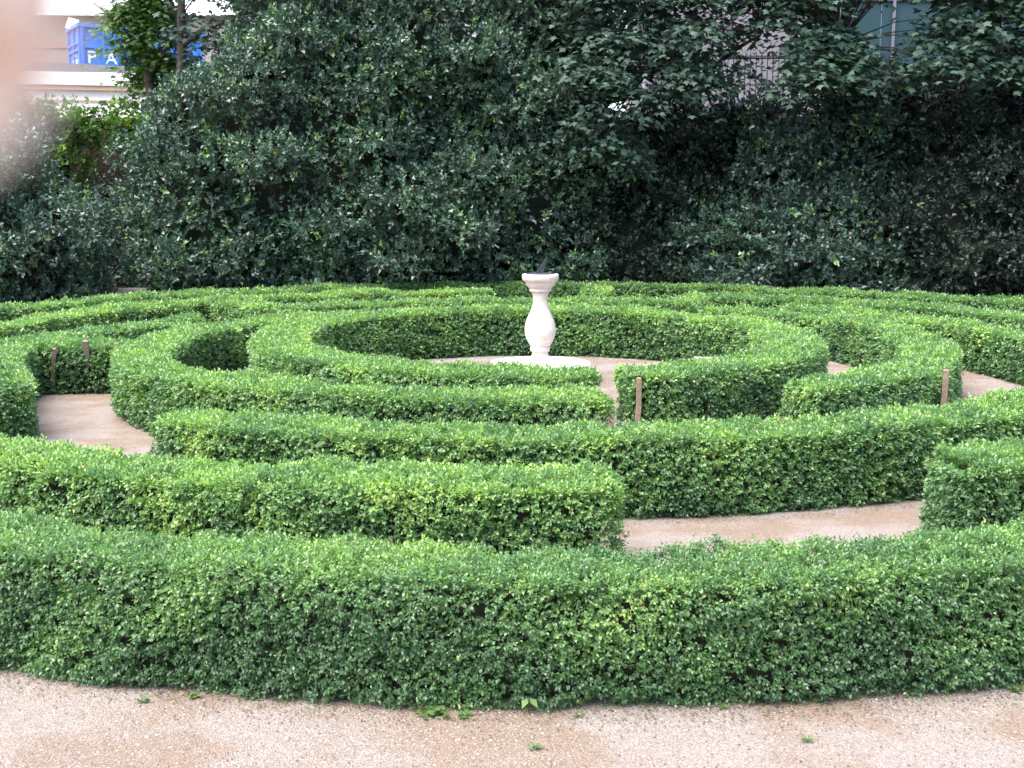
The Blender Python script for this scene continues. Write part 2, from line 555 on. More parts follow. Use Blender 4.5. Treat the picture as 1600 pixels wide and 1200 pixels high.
    tint = np.clip(yb[idx] * 0.9 + rng.normal(0, 0.13, len(idx)), 0.0, 0.97)
    odd = rng.uniform(size=len(tint)) < 0.003 + 0.10 * np.clip(ny(lp) - 1.15, 0, 1)
    tint[odd] = rng.uniform(0.97, 1.0, odd.sum())
    near = dist[idx] < 6.4
    lp = lp - off0
    first = True
    for selr, kind in ((near, 'quad'), (~near, 'tri')):
        if selr.sum() < 5:
            continue
        Vv, Ff = leaf_arrays(lp[selr], ld[selr], ln[selr], lL[selr] * (1.0 if kind == 'quad' else 1.15), lW[selr] * (1.0 if kind == 'quad' else 1.3), kind)
        TRI[0] += len(Ff) * (2 if kind == 'quad' else 1)
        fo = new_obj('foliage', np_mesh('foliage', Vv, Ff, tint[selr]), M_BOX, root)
        fo['kind'] = 'stuff'
    return root

def arc(*ctrl):
    return catmull(ctrl)

W = 0.60
hedge('outermost clipped box hedge, its near side running across the foreground by the gravel path',
      arc((-20, 10.18), (-75, 10.16), (-93, 10.25), (-107, 10.20), (-150, 10.18), (-206, 10.1), (-230, 10.3), (-270, 10.35), (-306, 10.4), (-326, 10.5), (-376, 10.2)), 0.56, 0.638, young=0.46)
hedge('second box hedge from the front, ending square beside the open gravel path',
      arc((-88.3, 8.37), (-100, 8.5), (-114, 8.62), (-150, 8.3), (-193, 8.1), (-224.5, 8.55), (-264.5, 8.5)), W, H0, young=0.62)
hedge('box hedge at the right edge starting with a rounded end beside the gravel gap',
      arc((-71.8, 8.38), (-60, 8.4), (-30, 8.35), (22, 8.3), (39, 8.15), (66.5, 7.75)), W, H0, young=0.50)
hedge('long box hedge whose left end stands beside gravel, in front of the two smaller rings',
      arc((-117.4, 6.98), (-100, 6.9), (-84, 6.86), (-65, 6.9), (-45, 6.9), (-6, 6.72), (5, 6.6), (28, 6.35), (45, 6.25)), W, 0.63, young=0.56)
hedge('short curved box hedge at the left edge beyond the gravel patch, behind the wooden stakes',
      arc((-141.5, 6.9), (-160, 6.82), (-174, 6.7), (-186, 6.42), (-205, 5.95)), W, H0, young=0.50)
hedge('far box hedge strip behind the sundial between the two outermost rows',
      arc((62, 6.25), (72, 6.35), (104, 6.1), (128, 6.2), (134, 6.2)), 0.6, 0.62, young=0.50)
hedge('box hedge curving round the left of the innermost ring to a squared end',
      arc((-85, 5.12), (-110, 5.15), (-144, 5.35), (-166, 5.1), (-180, 4.95), (-208, 4.68), (-232, 4.45)), W, H0, young=0.56)
hedge('box hedge curving round the right of the inner ring, one wooden stake against its end',
      arc((-61.2, 5.1), (-40, 5.08), (-21, 5.05), (2, 5.02), (16, 5.2), (33, 5.35), (55, 5.2)), W, H0, young=0.54)
hedge('innermost box hedge ring round the sundial with a narrow gap in front',
      arc((-75.8, 3.5), (-45, 3.48), (-27, 3.44), (0, 3.3), (30, 3.15), (60, 3.05), (88, 3.02), (120, 3.1), (140, 3.25), (165, 3.42), (200, 3.5), (240, 3.5), (277.3, 3.52)), 0.70, 0.655, young=0.58,
      rise=([0, .15, .3, .46, .6, .75, .9, 1], [.93, .95, 1.06, 1.13, 1.1, 1.02, .96, .93]))
def radial(a, r0, r1):
    t = np.linspace(r0, r1, 14)
    return np.stack([XC + t * math.cos(R(a)), YC + t * math.sin(R(a))], 1)
hedge('stub of box hedge crossing the gravel path at the left with wooden stakes against it', radial(-171.5, 5.4, 6.5), 0.62, H0 - 0.02, young=0.46)
hedge('stub of box hedge joining two far rows left of the sundial', radial(134.5, 6.5, 8.3), 0.6, H0, young=0.6)
hedge('stub of box hedge joining two far rows right of the sundial', radial(64.5, 6.4, 7.6), 0.6, H0, young=0.6)
hedge('pale stub of box hedge reaching in from the outermost row just right of the sundial', radial(81, 8.6, 10.0), 0.6, H0, young=0.66)

# ------------------------------------------------------------------ sundial on its round platform
sd = empty('sundial', (XC, YC, 0.25), 'pale stone baluster sundial standing at the centre of the maze', 'sundial')
k = 0.001446
def zz(y): return (1047 - y) * k
prof_base = [(0.203, zz(1047)), (0.203, zz(1036)), (0.185, zz(1026)), (0.152, zz(1008)), (0.124, zz(990)), (0.112, zz(970)), (0.107, zz(945)),
             (0.128, zz(940)), (0.134, zz(930)), (0.134, zz(905)), (0.128, zz(894))]
prof_mid = [(0.130, zz(893.5)), (0.150, zz(872)), (0.172, zz(845)), (0.192, zz(815)), (0.206, zz(780)), (0.211, zz(745)), (0.209, zz(710)), (0.200, zz(675)),
            (0.184, zz(640)), (0.160, zz(600)), (0.136, zz(565)), (0.115, zz(530)), (0.102, zz(500)), (0.096, zz(470)), (0.097, zz(445)), (0.104, zz(415)), (0.116, zz(390)), (0.122, zz(380))]
prof_cap = [(0.124, zz(379.5)), (0.144, zz(377)), (0.150, zz(370)), (0.150, zz(355)), (0.146, zz(349)), (0.158, zz(343)), (0.176, zz(330)), (0.192, zz(312)), (0.203, zz(292)), (0.206, zz(284)),
            (0.222, zz(282)), (0.238, zz(272)), (0.246, zz(258)), (0.248, zz(240)), (0.246, zz(222)), (0.240, zz(215))]
new_obj('moulded_base', lathe('moulded_base', prof_base), M_STONE, sd)
new_obj('baluster_shaft', lathe('baluster_shaft', prof_mid), M_STONE, sd)
new_obj('moulded_capital', lathe('moulded_capital', prof_cap), M_STONE, sd)
zt = zz(215)
dial = new_obj('dial_plate', lathe('dial_plate', [(0.185, zt), (0.19, zt + 0.004), (0.19, zt + 0.010), (0.185, zt + 0.013)]), M_BRONZE, sd)
gv = [(-0.07, zt + .013), (0.055, zt + .013), (0.048, zt + .05), (0.052, zt + .09), (0.07, zt + .14), (0.09, zt + .20), (0.092, zt + .235), (0.08, zt + .232), (0.04, zt + .165), (-0.02, zt + .085)]
n = len(gv)
gme = pydata('gnomon', [(x, -0.006, z) for x, z in gv] + [(x, 0.006, z) for x, z in gv],
             [tuple(range(n)), tuple(reversed(range(n, 2 * n)))] + [(i, i + n, (i + 1) % n + n, (i + 1) % n) for i in range(n)])
go = new_obj('gnomon', gme, M_BRONZE, dial)
go.rotation_euler.z = R(12)
pf = empty('stone_platform', (XC, YC, 0.0), 'low round white stone platform under the sundial', 'platform')
new_obj('upper_step', lathe('upper_step', [(0.69, 0.125), (0.70, 0.135), (0.70, 0.235), (0.69, 0.248), (0.675, 0.25)], 64), M_PLATFORM, pf)
new_obj('lower_step', lathe('lower_step', [(0.81, 0.0), (0.82, 0.01), (0.82, 0.11), (0.81, 0.123), (0.795, 0.124)], 64), M_PLATFORM, pf)

# ------------------------------------------------------------------ bench, stakes
bn = empty('stone_bench', (2.58, 14.5, 0), 'small pale stone bench just showing over the right of the innermost hedge ring', 'bench')
V, F = [], []
seat = []
for i in range(13):
    a = -0.42 + 0.84 * i / 12
    seat.append((math.sin(a) * 0.6, (1 - math.cos(a)) * 0.6))
nS = len(seat)
for zl in (0.385, 0.45):
    for (x, y) in seat: V.append((x, y - 0.14, zl))
    for (x, y) in reversed(seat): V.append((x * 1.0, y + 0.14, zl))
m2 = 2 * nS
F = [tuple(reversed(range(m2))), tuple(range(m2, 2 * m2))] + [(i, (i + 1) % m2, (i + 1) % m2 + m2, i + m2) for i in range(m2)]
new_obj('seat_slab', pydata('seat_slab', V, F), M_BENCH, bn)
for sx in (-0.2, 0.2):
    new_obj('leg', boxes_mesh('leg', [(sx - 0.05, sx + 0.05, -0.09, 0.12, 0.0, 0.385)], 0.008), M_BENCH, bn)

def stake(x, y, h, w, lean, label, rz=0.0, fwd=0.0):
    V = [(-w / 2, -w / 2, 0), (w / 2, -w / 2, 0), (w / 2, w / 2, 0), (-w / 2, w / 2, 0)]
    V += [(vx * 0.97 + lean * 0.5 + 0.012 * math.sin(x * 40), vy - fwd * 0.5, h * 0.52) for vx, vy, _ in V[:4]]
    V += [(vx * 0.95 + lean, vy * 0.95 - fwd, h - 0.012) for vx, vy, _ in V[:4]]
    V += [(vx * 0.7 + lean, vy * 0.7 - fwd, h) for vx, vy, _ in V[:4]]
    F = [(3, 2, 1, 0), (12, 13, 14, 15)]
    for l in range(3):
        for i in range(4):
            F.append((l * 4 + i, l * 4 + (i + 1) % 4, l * 4 + 4 + (i + 1) % 4, l * 4 + 4 + i))
    o = new_obj('wooden_stake', pydata('wooden_stake', V, F), M_STAKE, None, (x, y, 0))
    o.rotation_euler.z = rz
    tag(o, label, 'stake', 'wooden stakes against the hedges')
    return o
stake(-5.42, 14.62, 0.685, 0.07, 0.01, 'upright tan wooden stake, middle one of three at the left hedge stub', 0.2, 0.19)
stake(-5.84, 14.5, 0.60, 0.05, 0.07, 'leaning brown wooden stake, nearest the left edge, half sunk in hedge', 0.2, 0.17)
stake(-4.92, 14.25, 0.68, 0.055, 0.0, 'short top of a wooden stake peeping over the curved left hedge', 0.1)
stake(1.31, 11.9, 0.585, 0.05, 0.015, 'weathered wooden stake beside the narrow gap in the innermost hedge ring', 0.1)
stake(4.62, 12.2, 0.63, 0.062, 0.02, 'tan wooden stake against the rounded hedge end at the right', -0.3)

# ------------------------------------------------------------------ terrace wall, upper street and what stands on it
def brick_material():
    m, nt, b, out = mat('shaded_old_brick')
    tc = nt.nodes.new('ShaderNodeTexCoord')
    mp = nt.nodes.new('ShaderNodeMapping')
    mp.inputs['Rotation'].default_value = (R(90), 0, 0)
    br = nt.nodes.new('ShaderNodeTexBrick')
    br.inputs['Scale'].default_value = 1.0
    br.inputs['Brick Width'].default_value = 0.225
    br.inputs['Row Height'].default_value = 0.075
    br.inputs['Mortar Size'].default_value = 0.006
    br.inputs['Color1'].default_value = (0.070, 0.040, 0.032, 1)  # old brick tone, darkened further to hold the shade it stands in
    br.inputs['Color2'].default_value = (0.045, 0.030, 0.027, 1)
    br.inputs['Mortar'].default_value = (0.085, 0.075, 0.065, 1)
    nt.links.new(tc.outputs['Object'], mp.inputs[0])
    nt.links.new(mp.outputs[0], br.inputs[0])
    nt.links.new(br.outputs[0], b.inputs['Base Color'])
    b.inputs['Roughness'].default_value = 0.9
    return m
M_BRICKTEX = brick_material()
M_BRICK = plain('brick', (0.060, 0.036, 0.030), 0.9, 0.35, 3.0, 0.3, 60)  # single bricks carry the same shade-darkened colour
TZ = 4.62          # upper street level
TB = 5.2
wall = empty('retaining_wall', (0, 31.3, 0), 'old brick retaining wall behind the shrubs, shade darkened into its colour', 'wall')
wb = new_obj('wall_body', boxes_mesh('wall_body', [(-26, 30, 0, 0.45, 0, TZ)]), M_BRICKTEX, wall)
new_obj('coping', boxes_mesh('coping', [(-26, 30, -0.06, 0.5, TZ, TZ + 0.1)], 0.01), M_KERB, wall)
bme = boxes_mesh('brick', [(-0.107, 0.107, -0.016, 0.04, -0.0325, 0.0325)], 0.003)
rb = random.Random(3)
for r_ in range(24):
    for c_ in range(10):
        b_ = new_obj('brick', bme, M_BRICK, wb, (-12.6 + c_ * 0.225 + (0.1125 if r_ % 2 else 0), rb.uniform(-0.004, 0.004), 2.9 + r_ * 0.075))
        b_.rotation_euler = (0, rb.uniform(-.01, .01), rb.uniform(-.012, .012))
M_ASPH = plain('street_asphalt', (0.06, 0.06, 0.062), 0.9, 0.2, 6)
tag(new_obj('upper_street', boxes_mesh('upper_street', [(-60, 60, 31.75, 140, TZ - 0.4, TZ + 0.02)]), M_ASPH), kind='structure')

# white rendered wall with mouldings, seen between the trees at the left
M_RENDER = plain('white_render', (0.80, 0.77, 0.74), 0.8, 0.05, 2)
M_TAN = plain('tan_moulding', (0.52, 0.34, 0.25), 0.8, 0.12, 4)
M_SLATE = plain('slate_roof', (0.045, 0.043, 0.05), 0.7, 0.3, 5, 0.3, 12)
pv = empty('white_pavilion', (-20.5, 38.6, TB), 'white rendered low building with tan moulding bands behind the trees', 'building')
pv.rotation_euler.z = R(10)
new_obj('wall', boxes_mesh('wall', [(-3, 14, 0.0, 2.5, -0.56, 1.04)]), M_RENDER, pv)
new_obj('lower_moulding', boxes_mesh('lower_moulding', [(-3.1, 14.1, -0.14, 2.6, 0.02, 0.16)], 0.02), M_TAN, pv)
new_obj('string_course', boxes_mesh('string_course', [(-3.05, 14.05, -0.05, 2.55, 0.68, 0.74)], 0.01), M_TAN, pv)
new_obj('upper_moulding', boxes_mesh('upper_moulding', [(-3.1, 14.1, -0.16, 2.6, 1.04, 1.19)], 0.02), M_TAN, pv)
new_obj('parapet', boxes_mesh('parapet', [(-3.15, 14.15, -0.22, 2.7, 1.195, 1.62)], 0.02), M_RENDER, pv)
new_obj('slate_roof', pydata('slate_roof', [(-3, 0.1, 1.63), (14, 0.1, 1.63), (14, 2.6, 1.9), (-3, 2.6, 2.55), (-3, 2.6, 1.63), (14, 2.6, 1.63)],
        [(0, 1, 2, 3), (3, 2, 5, 4), (0, 3, 4), (1, 5, 2)]), M_SLATE, pv)

M_BLUE = plain('blue_paint', (0.045, 0.20, 0.62), 0.45, 0.10, 5)
M_WHITEP = plain('white_paint', (0.82, 0.82, 0.80), 0.6, 0.05, 8)
ct = empty('skip_container', (-15.95, 44.0, 0), 'blue panelled steel skip with white lettering beyond the white wall', 'container')
ct.rotation_euler.z = R(33)
SL, SW, Z0, Z1 = 4.6, 1.8, 7.62, 9.02
new_obj('stand', boxes_mesh('stand', [(0.1, SL - .1, .1, SW - .1, TZ, Z0)]), M_SLATE, ct)
skip_body = new_obj('body', boxes_mesh('body', [(0, SL, 0, SW, Z0, Z1)]), M_BLUE, ct)
for i in range(7):
    x = 0.06 + i * (SL - 0.12) / 6
    new_obj('rib', boxes_mesh('rib', [(x - .05, x + .05, -0.09, 0.001, Z0, Z1 - .06)], .008), M_BLUE, ct)
for z in (Z0 + 0.66, ):
    new_obj('side_rail', boxes_mesh('side_rail', [(0, SL, -0.07, 0.002, z - .06, z + .06)], .008), M_BLUE, ct)
new_obj('top_rim', boxes_mesh('top_rim', [(-0.1, SL + .1, -0.1, SW + .1, Z1 - .06, Z1 + .08)], .01), M_BLUE, ct)
for y in (0.06, SW / 2, SW - .06):
    new_obj('end_rib', boxes_mesh('end_rib', [(-0.08, 0.001, y - .05, y + .05, Z0, Z1 - .06)], .008), M_BLUE, ct)
for z in (Z0 + .55, Z0 + .8):
    new_obj('end_rail', boxes_mesh('end_rail', [(-0.07, 0.002, 0, SW, z - .04, z + .04)], .008), M_BLUE, ct)
def letters(txt, size, loc, rot, parent, m, name='lettering'):
    cu = bpy.data.curves.new(name, 'FONT')
    cu.body = txt; cu.size = size; cu.extrude = 0.006; cu.offset = 0.012 * size
    tmp = bpy.data.objects.new(name + '_outline', cu)
    COL.objects.link(tmp)
    dg = bpy.context.evaluated_depsgraph_get()
    me = bpy.data.meshes.new_from_object(tmp.evaluated_get(dg))
    bpy.data.objects.remove(tmp)
    me.materials.clear()
    o = new_obj(name, me, m)
    o.parent = parent; o.location = loc; o.rotation_euler = rot
    return o
letters('P', 0.66, (0.20, -0.012, Z0 + .06), (R(90), 0, 0), skip_body, M_WHITEP)
letters('A', 0.66, (0.86, -0.012, Z0 + .06), (R(90), 0, 0), skip_body, M_WHITEP)
letters('100A', 0.24, (-0.012, 1.2, Z0 + .30), (R(90), 0, R(-90)), skip_body, M_WHITEP)
letters('TOAD', 0.30, (-0.012, 1.35, Z0 + .04), (R(90), 0, R(-90)), skip_body, M_WHITEP)
# pale sheet sticking out of the skip
sh = new_obj('board', boxes_mesh('board', [(-0.22, 0.22, -0.015, 0.015, -0.1, 0.32)]), M_WHITEP, None, (-16.6, 44.9, 9.1))
sh.rotation_euler = (R(-15), R(16), R(-10))
tag(sh, 'white board sticking up out of the blue skip', 'board')

M_GREYB = plain('grey_brown_brick', (0.30, 0.25, 0.23), 0.9, 0.15, 1.2)
M_ROOFP = plain('pale_roof', (0.62, 0.62, 0.66), 0.7, 0.08, 1)
hb = empty('street_house', (-28.5, 62, TB), 'hazy grey brown brick building beyond the blue skip, pale roof', 'building')
new_obj('wall', boxes_mesh('wall', [(-9, 14, 0, 8, -0.56, 7.0)]), M_GREYB, hb)
new_obj('brick_band', boxes_mesh('brick_band', [(-9, 14, -0.06, 0.0, 5.4, 5.7)]), plain('red_band', (0.31, 0.22, 0.205), .9, .1), hb)
new_obj('roof', pydata('roof', [(-9.3, -.4, 7.0), (14.3, -.4, 7.0), (14.3, 8.4, 7.0), (-9.3, 8.4, 7.0), (-7, 4, 10.5), (12, 4, 10.5)],
        [(0, 1, 5, 4), (1, 2, 5), (2, 3, 4, 5), (3, 0, 4), (0, 3, 2, 1)]), M_ROOFP, hb)

# upper street at the right: pale house front, teal hoarding, railings
M_LAV = plain('pale_render', (0.19, 0.178, 0.198), 0.85, 0.08, 1.5)
hp = empty('pale_house', (7.6, 36.5, TB), 'pale grey rendered house front glimpsed through the sycamore leaves', 'building')
new_obj('wall', boxes_mesh('wall', [(-3.5, 2.0, 0, 6, -0.56, 6)]), M_LAV, hp)
new_obj('plinth', boxes_mesh('plinth', [(-3.55, 2.05, -0.08, 0, -0.56, 0.55)], .01), M_LAV, hp)
for zc in (0.9, 1.75, 2.6):
    new_obj('course_joint', boxes_mesh('course_joint', [(-3.5, 2.0, -0.012, 0, zc, zc + 0.03)]), M_SLATE, hp)
bt = empty('buttress', (9.0, 35.0, TZ), 'grey sloping buttress beside the pale house front', 'buttress')
new_obj('shaft', pydata('shaft', [(-.35, 0, 0), (.35, 0, 0), (.35, .8, 0), (-.35, .8, 0), (-.3, .1, 2.08), (.12, .1, 2.08), (.12, .8, 2.08), (-.3, .8, 2.08)],
        [(3, 2, 1, 0), (4, 5, 6, 7), (0, 1, 5, 4), (1, 2, 6, 5), (2, 3, 7, 6), (3, 0, 4, 7)]), plain('grey_render', (.30, .29, .33), .85, .1), bt)
M_TEAL = plain('teal_paint', (0.009, 0.042, 0.052), 0.55, 0.06, 2)
M_GREY = plain('grey_metal', (0.14, 0.14, 0.17), 0.5, 0.1, 6)
hd = empty('hoarding', (11.0, 35.5, TB), 'teal painted hoarding panels behind the top right sycamore', 'hoarding')
for i in range(5):
    x = -1.6 + i * 1.6
    new_obj('panel', boxes_mesh('panel', [(x, x + 1.585, 0, 0.05, 1.2, 3.2)], .006), M_TEAL, hd)
    new_obj('post', boxes_mesh('post', [(x + .30, x + .38, -0.09, -0.01, -0.56, 3.25)], .006), M_GREY, hd)
new_obj('top_rail', boxes_mesh('top_rail', [(-1.6, 6.4, -0.06, 0.1, 3.2, 3.3)], .01), M_SLATE, hd)
new_obj('foot_wall', boxes_mesh('foot_wall', [(-1.6, 6.4, 0.0, 0.2, -0.56, 1.2)]), M_SLATE, hd)
M_IRON = plain('black_iron', (0.015, 0.015, 0.017), 0.5, 0.2, 10)
rl = empty('iron_railing', (5.5, 31.5, TB + .1), 'black iron railing on top of the wall by the pale house', 'railing')
new_obj('top_bar', boxes_mesh('top_bar', [(0, 4.2, -.02, .02, 0.95, 0.99)]), M_IRON, rl)
new_obj('bottom_bar', boxes_mesh('bottom_bar', [(0, 4.2, -.02, .02, -0.42, -0.38)]), M_IRON, rl)
bar = boxes_mesh('bar', [(-.01, .01, -.01, .01, -0.56, 1.12)])
for i in range(28):
    new_obj('bar', bar, M_IRON, rl, (0.08 + i * 0.15, 0, 0))

# low stone kerb between the left bushes
kb = empty('stone_kerb', (-8.55, 25.1, 0.0), 'low brown stone kerb between the two shrubs at the left', 'kerb')
new_obj('block', boxes_mesh('block', [(-0.62, 0.62, -0.15, 0.2, 0, 0.62)], 0.03), M_KERB, kb)

# ------------------------------------------------------------------ shrubs and trees
def sphere_dirs(n):
    return rand_unit(n)

def shrub(name, label, cat, lobes, leaf=0.075, mat_=M_HOLLY, dens=60, k=14, upbias=0.35, sub=26, subr=(0.5, 0.95), hole=-1.1, group=None, seed=1, aspect=0.5, tint0=0.42, core=0.80, stems=True, flop=0.3):
    """lobes: ellipsoids (x, y, z, rx, ry, rz) in metres; leaf tufts sit on the lumpy outside of their union."""
    global rng
    keep_rng = rng
    rng = np.random.default_rng(seed)
    L0 = np.array(lobes, float)
    base = np.array([L0[:, 0].mean(), L0[:, 1].mean(), 0.0])
    root = empty(name, base, label, cat, group)
    # secondary lumps on the main lobes
    lob = [tuple(l) for l in L0]
    for l in L0:
        a = l[3] * l[5]
        for i in range(int(0.75 * sub * min(a / 6.0, 3))):
            d = rand_unit(1)[0]
            if d[1] > 0.35: d[1] = -d[1]
            r_ = rng.uniform(*subr)
            c = l[:3] + d * l[3:] * 0.99
            if c[2] < 0.25: continue
            lob.append((*c, r_ * 1.15, r_, r_ * 0.62))
    LB = np.array(lob)
    nh = Noise(seed + 31, 0.75); nt_ = Noise(seed + 61, 1.6); nf = Noise(seed + 91, 0.33)
    Ps, Ns = [], []
    for i, l in enumerate(LB):
        ar = 4 * math.pi * ((l[3] * l[4]) ** 1.6 / 3 + (l[3] * l[5]) ** 1.6 / 3 + (l[4] * l[5]) ** 1.6 / 3) ** (1 / 1.6)
        n = int(ar * dens)
        d = rand_unit(n)
        P = l[:3] + d * l[3:]
        N = unit(d / l[3:])
        ins = np.zeros(n, bool)
        for j, q in enumerate(LB):
            if j != i:
                e = (((P - q[:3]) / q[3:]) ** 2).sum(1)
                ins |= e < 0.80
        view = unit(CAMP - P)
        fc = (view * N).sum(1)
        ok = ~ins & (P[:, 2] > 0.06) & ((fc > -0.2) | (rng.uniform(size=n) < 0.25))
        seen = (np.abs(P[:, 0]) < 0.46 * P[:, 1] + 0.8) & (P[:, 2] < CAM_H + 0.19 * P[:, 1] + 0.6)
        ok &= seen | (rng.uniform(size=n) < 0.25)
        deep = rng.uniform(size=n) < 0.33
        ok &= (nh(P) + 0.5 * nf(P) > hole) | (rng.uniform(size=n) < 0.12) | deep
        P = P - N * (deep * rng.uniform(0.22, 0.42, n))[:, None]
        Ps.append(P[ok]); Ns.append(N[ok])
    P = np.concatenate(Ps); N = np.concatenate(Ns)
    jit = rng.beta(1.5, 2.5, len(P)) * 0.42 - 0.16 + 0.08 * nf(P)
    P = P - N * jit[:, None]
    AX = unit(N * 0.8 + np.array([[0, 0, flop]]) + rng.normal(0, 0.45, P.shape))
    Lf = np.full(len(P), leaf) * rng.uniform(0.8, 1.2, len(P))
    lp, ld, ln, lL, lW, idx = sprig_leaves(P, AX, k, Lf, 3.2, upbias, 0.4, aspect)
    lp[:, 2] = np.maximum(lp[:, 2], 0.03)
    tint = np.clip(tint0 + 0.16 * nt_(P)[idx] + 0.10 * rng.normal(size=len(P))[idx] + rng.normal(0, 0.14, len(idx)), 0, 0.97)
    tip = rng.uniform(size=len(P)) < 0.05
    tint[tip[idx]] = rng.uniform(0.9, 0.985, tip[idx].sum())
    odd = rng.uniform(size=len(tint)) < 0.0006
    tint[odd] = 0.998
    Vv, Ff = leaf_arrays(lp - base, ld, ln, lL * 1.1, lW * 1.35, 'tri')
    TRI[0] += len(Ff)
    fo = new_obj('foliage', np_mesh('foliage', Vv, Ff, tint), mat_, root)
    fo['kind'] = 'stuff'
    # solid cores, coloured near-black for the shade inside the shrub
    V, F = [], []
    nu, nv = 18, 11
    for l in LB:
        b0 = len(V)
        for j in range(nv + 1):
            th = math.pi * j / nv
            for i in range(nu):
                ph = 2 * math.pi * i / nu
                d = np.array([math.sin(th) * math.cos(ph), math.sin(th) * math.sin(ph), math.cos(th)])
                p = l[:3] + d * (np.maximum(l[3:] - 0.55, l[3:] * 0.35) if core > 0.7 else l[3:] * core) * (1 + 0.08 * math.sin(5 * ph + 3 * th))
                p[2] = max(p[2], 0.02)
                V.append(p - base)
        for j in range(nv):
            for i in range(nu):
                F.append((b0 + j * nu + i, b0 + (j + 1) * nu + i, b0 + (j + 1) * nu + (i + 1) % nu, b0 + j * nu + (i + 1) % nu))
    new_obj('dark_core', pydata('dark_core', V, F, True), M_BCORE, root)
    if stems:
        for l in L0:
            x0, y0 = l[0] - base[0] + rng.uniform(-.25, .25), l[1] - base[1] + rng.uniform(-.25, .25)
            new_obj('stem', tubes_mesh('stem', [([(x0, y0, 0), (x0 + rng.uniform(-.2, .2), y0, l[2] * .5), (l[0] - base[0], l[1] - base[1], max(l[2], .6))], [.09, .07, .04])], 8), M_BARK, root)
    rng = keep_rng
    return root

def maple_leaf_shape():
    """Palmate five-lobed leaf, unit length, lying in xy with its stalk at the origin pointing +y."""
    pts = [(0, 0.0), (0.42, -0.02), (0.30, 0.17), (0.64, 0.36), (0.26, 0.50), (0, 1.0), (-0.26, 0.50), (-0.64, 0.36), (-0.30, 0.17), (-0.42, -0.02)]
    c = (0, 0.30)
    V = np.array([(x, y, -0.16 * abs(x) - 0.12 * max(y - .4, 0)) for x, y in pts] + [(c[0], c[1], 0.03)])
    n = len(pts)
    F = np.array([(i, (i + 1) % n, n) for i in range(n)])
    return V, F
MV, MF = maple_leaf_shape()

def maple_leaves(name, P, D, N, S, tint, mat_, parent, base):
    N = unit(N - (N * D).sum(1, keepdims=True) * D)
    X = np.cross(D, N)
    S = S[:, None, None]
    V = P[:, None, :] - base + S * (MV[None, :, 0:1] * X[:, None, :] + MV[None, :, 1:2] * D[:, None, :] + MV[None, :, 2:3] * N[:, None, :])
    F = (np.arange(len(P))[:, None, None] * len(MV) + MF[None]).reshape(-1, 3)
    TRI[0] += len(F)
    o = new_obj(name, np_mesh(name, V.reshape(-1, 3), F, np.repeat(tint, len(MF))), mat_, parent)
    o['kind'] = 'stuff'
    return o

def tree(name, label, foot, trunk, limbs, sprays, leaf=0.16, mat_=M_MAPLE, per=34, rad=0.55, seed=1, droop=0.55, group=None, tint0=0.4, trunk_r=0.14):
    """sprays: list of (x, y, z) tips where a flat drooping spray of palmate leaves hangs."""
    r = np.random.default_rng(seed)
    base = np.array([foot[0], foot[1], foot[2]])
    root = empty(name, base, label, 'tree', group)
    tr = np.array(trunk, float)
    rr = np.linspace(trunk_r, trunk_r * 0.45, len(tr))
    new_obj('trunk', tubes_mesh('trunk', [(tr - base, rr)], 12), M_BARK, root)
    tl = []
    for pts, r0 in limbs:
        pts = np.array(pts, float)
        new_obj('limb', tubes_mesh('limb', [(pts - base, np.linspace(r0, r0 * 0.3, len(pts)))], 9), M_BARK, root)
    SP = np.array(sprays, float)
    nodes = np.concatenate([tr] + [np.array(p, float) for p, _ in limbs])
    for s in SP:
        d = np.linalg.norm((nodes - s) * np.array([1, 1, 1.3]), axis=1)
        p0 = nodes[np.argmin(d)]
        m_ = (p0 + s) / 2 + np.array([0, 0, 0.12]) + r.normal(0, 0.06, 3)
        tl.append((np.array([p0, m_, s]) - base, [0.022, 0.014, 0.006]))
    new_obj('twigs', tubes_mesh('twigs', tl, 5), M_BARK, root)['kind'] = 'stuff'
    n = len(SP) * per
    idx = np.repeat(np.arange(len(SP)), per)
    off = r.normal(0, 1, (n, 3)) * np.array([rad, rad * 0.8, rad * 0.22])
    d2 = np.hypot(off[:, 0], off[:, 1])
    off[:, 2] -= 0.35 * d2 ** 2 / rad * 0.6
    P = SP[idx] + off
    out = unit(off * np.array([1, 1, 0]) + r.normal(0, 0.3, (n, 3)) + np.array([0, -0.25, 0]))
    D = unit(out + np.array([0, 0, -1.0]) * (droop * r.uniform(0.5, 1.5, n))[:, None])
    N = unit(np.array([[0, -0.28, 1.0]]) + r.normal(0, 0.28, (n, 3)))
    nt_ = Noise(seed + 5, 1.2)
    tint = np.clip(tint0 + 0.15 * nt_(P) + r.normal(0, 0.16, n), 0, 1)
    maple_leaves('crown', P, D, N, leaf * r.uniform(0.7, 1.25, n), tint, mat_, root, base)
    return root

def px(u, v, Y):
    """A point at depth Y seen in the given direction (photograph pixels), for laying out the far planting."""
    a = (u - 800) / 1800.0; b = (v - 600) / 1800.0
    c, s = math.cos(R(8.65)), math.sin(R(8.65))
    dY = c - b * s; dZ = -s - b * c
    t = Y / dY
    return (a * t, Y, CAM_H + dZ * t)

# left rounded shrub
shrub('evergreen_shrub', 'dark rounded evergreen shrub at the far left edge behind the hedges', 'shrub',
      [(-11.3, 24.9, 1.8, 2.0, 1.8, 2.1), (-9.95, 24.9, 1.0, 1.1, 1.3, 1.5), (-13.6, 25.0, 1.9, 2.0, 1.8, 2.6)], 0.085, M_HOLLY, 50, seed=11, tint0=0.36)
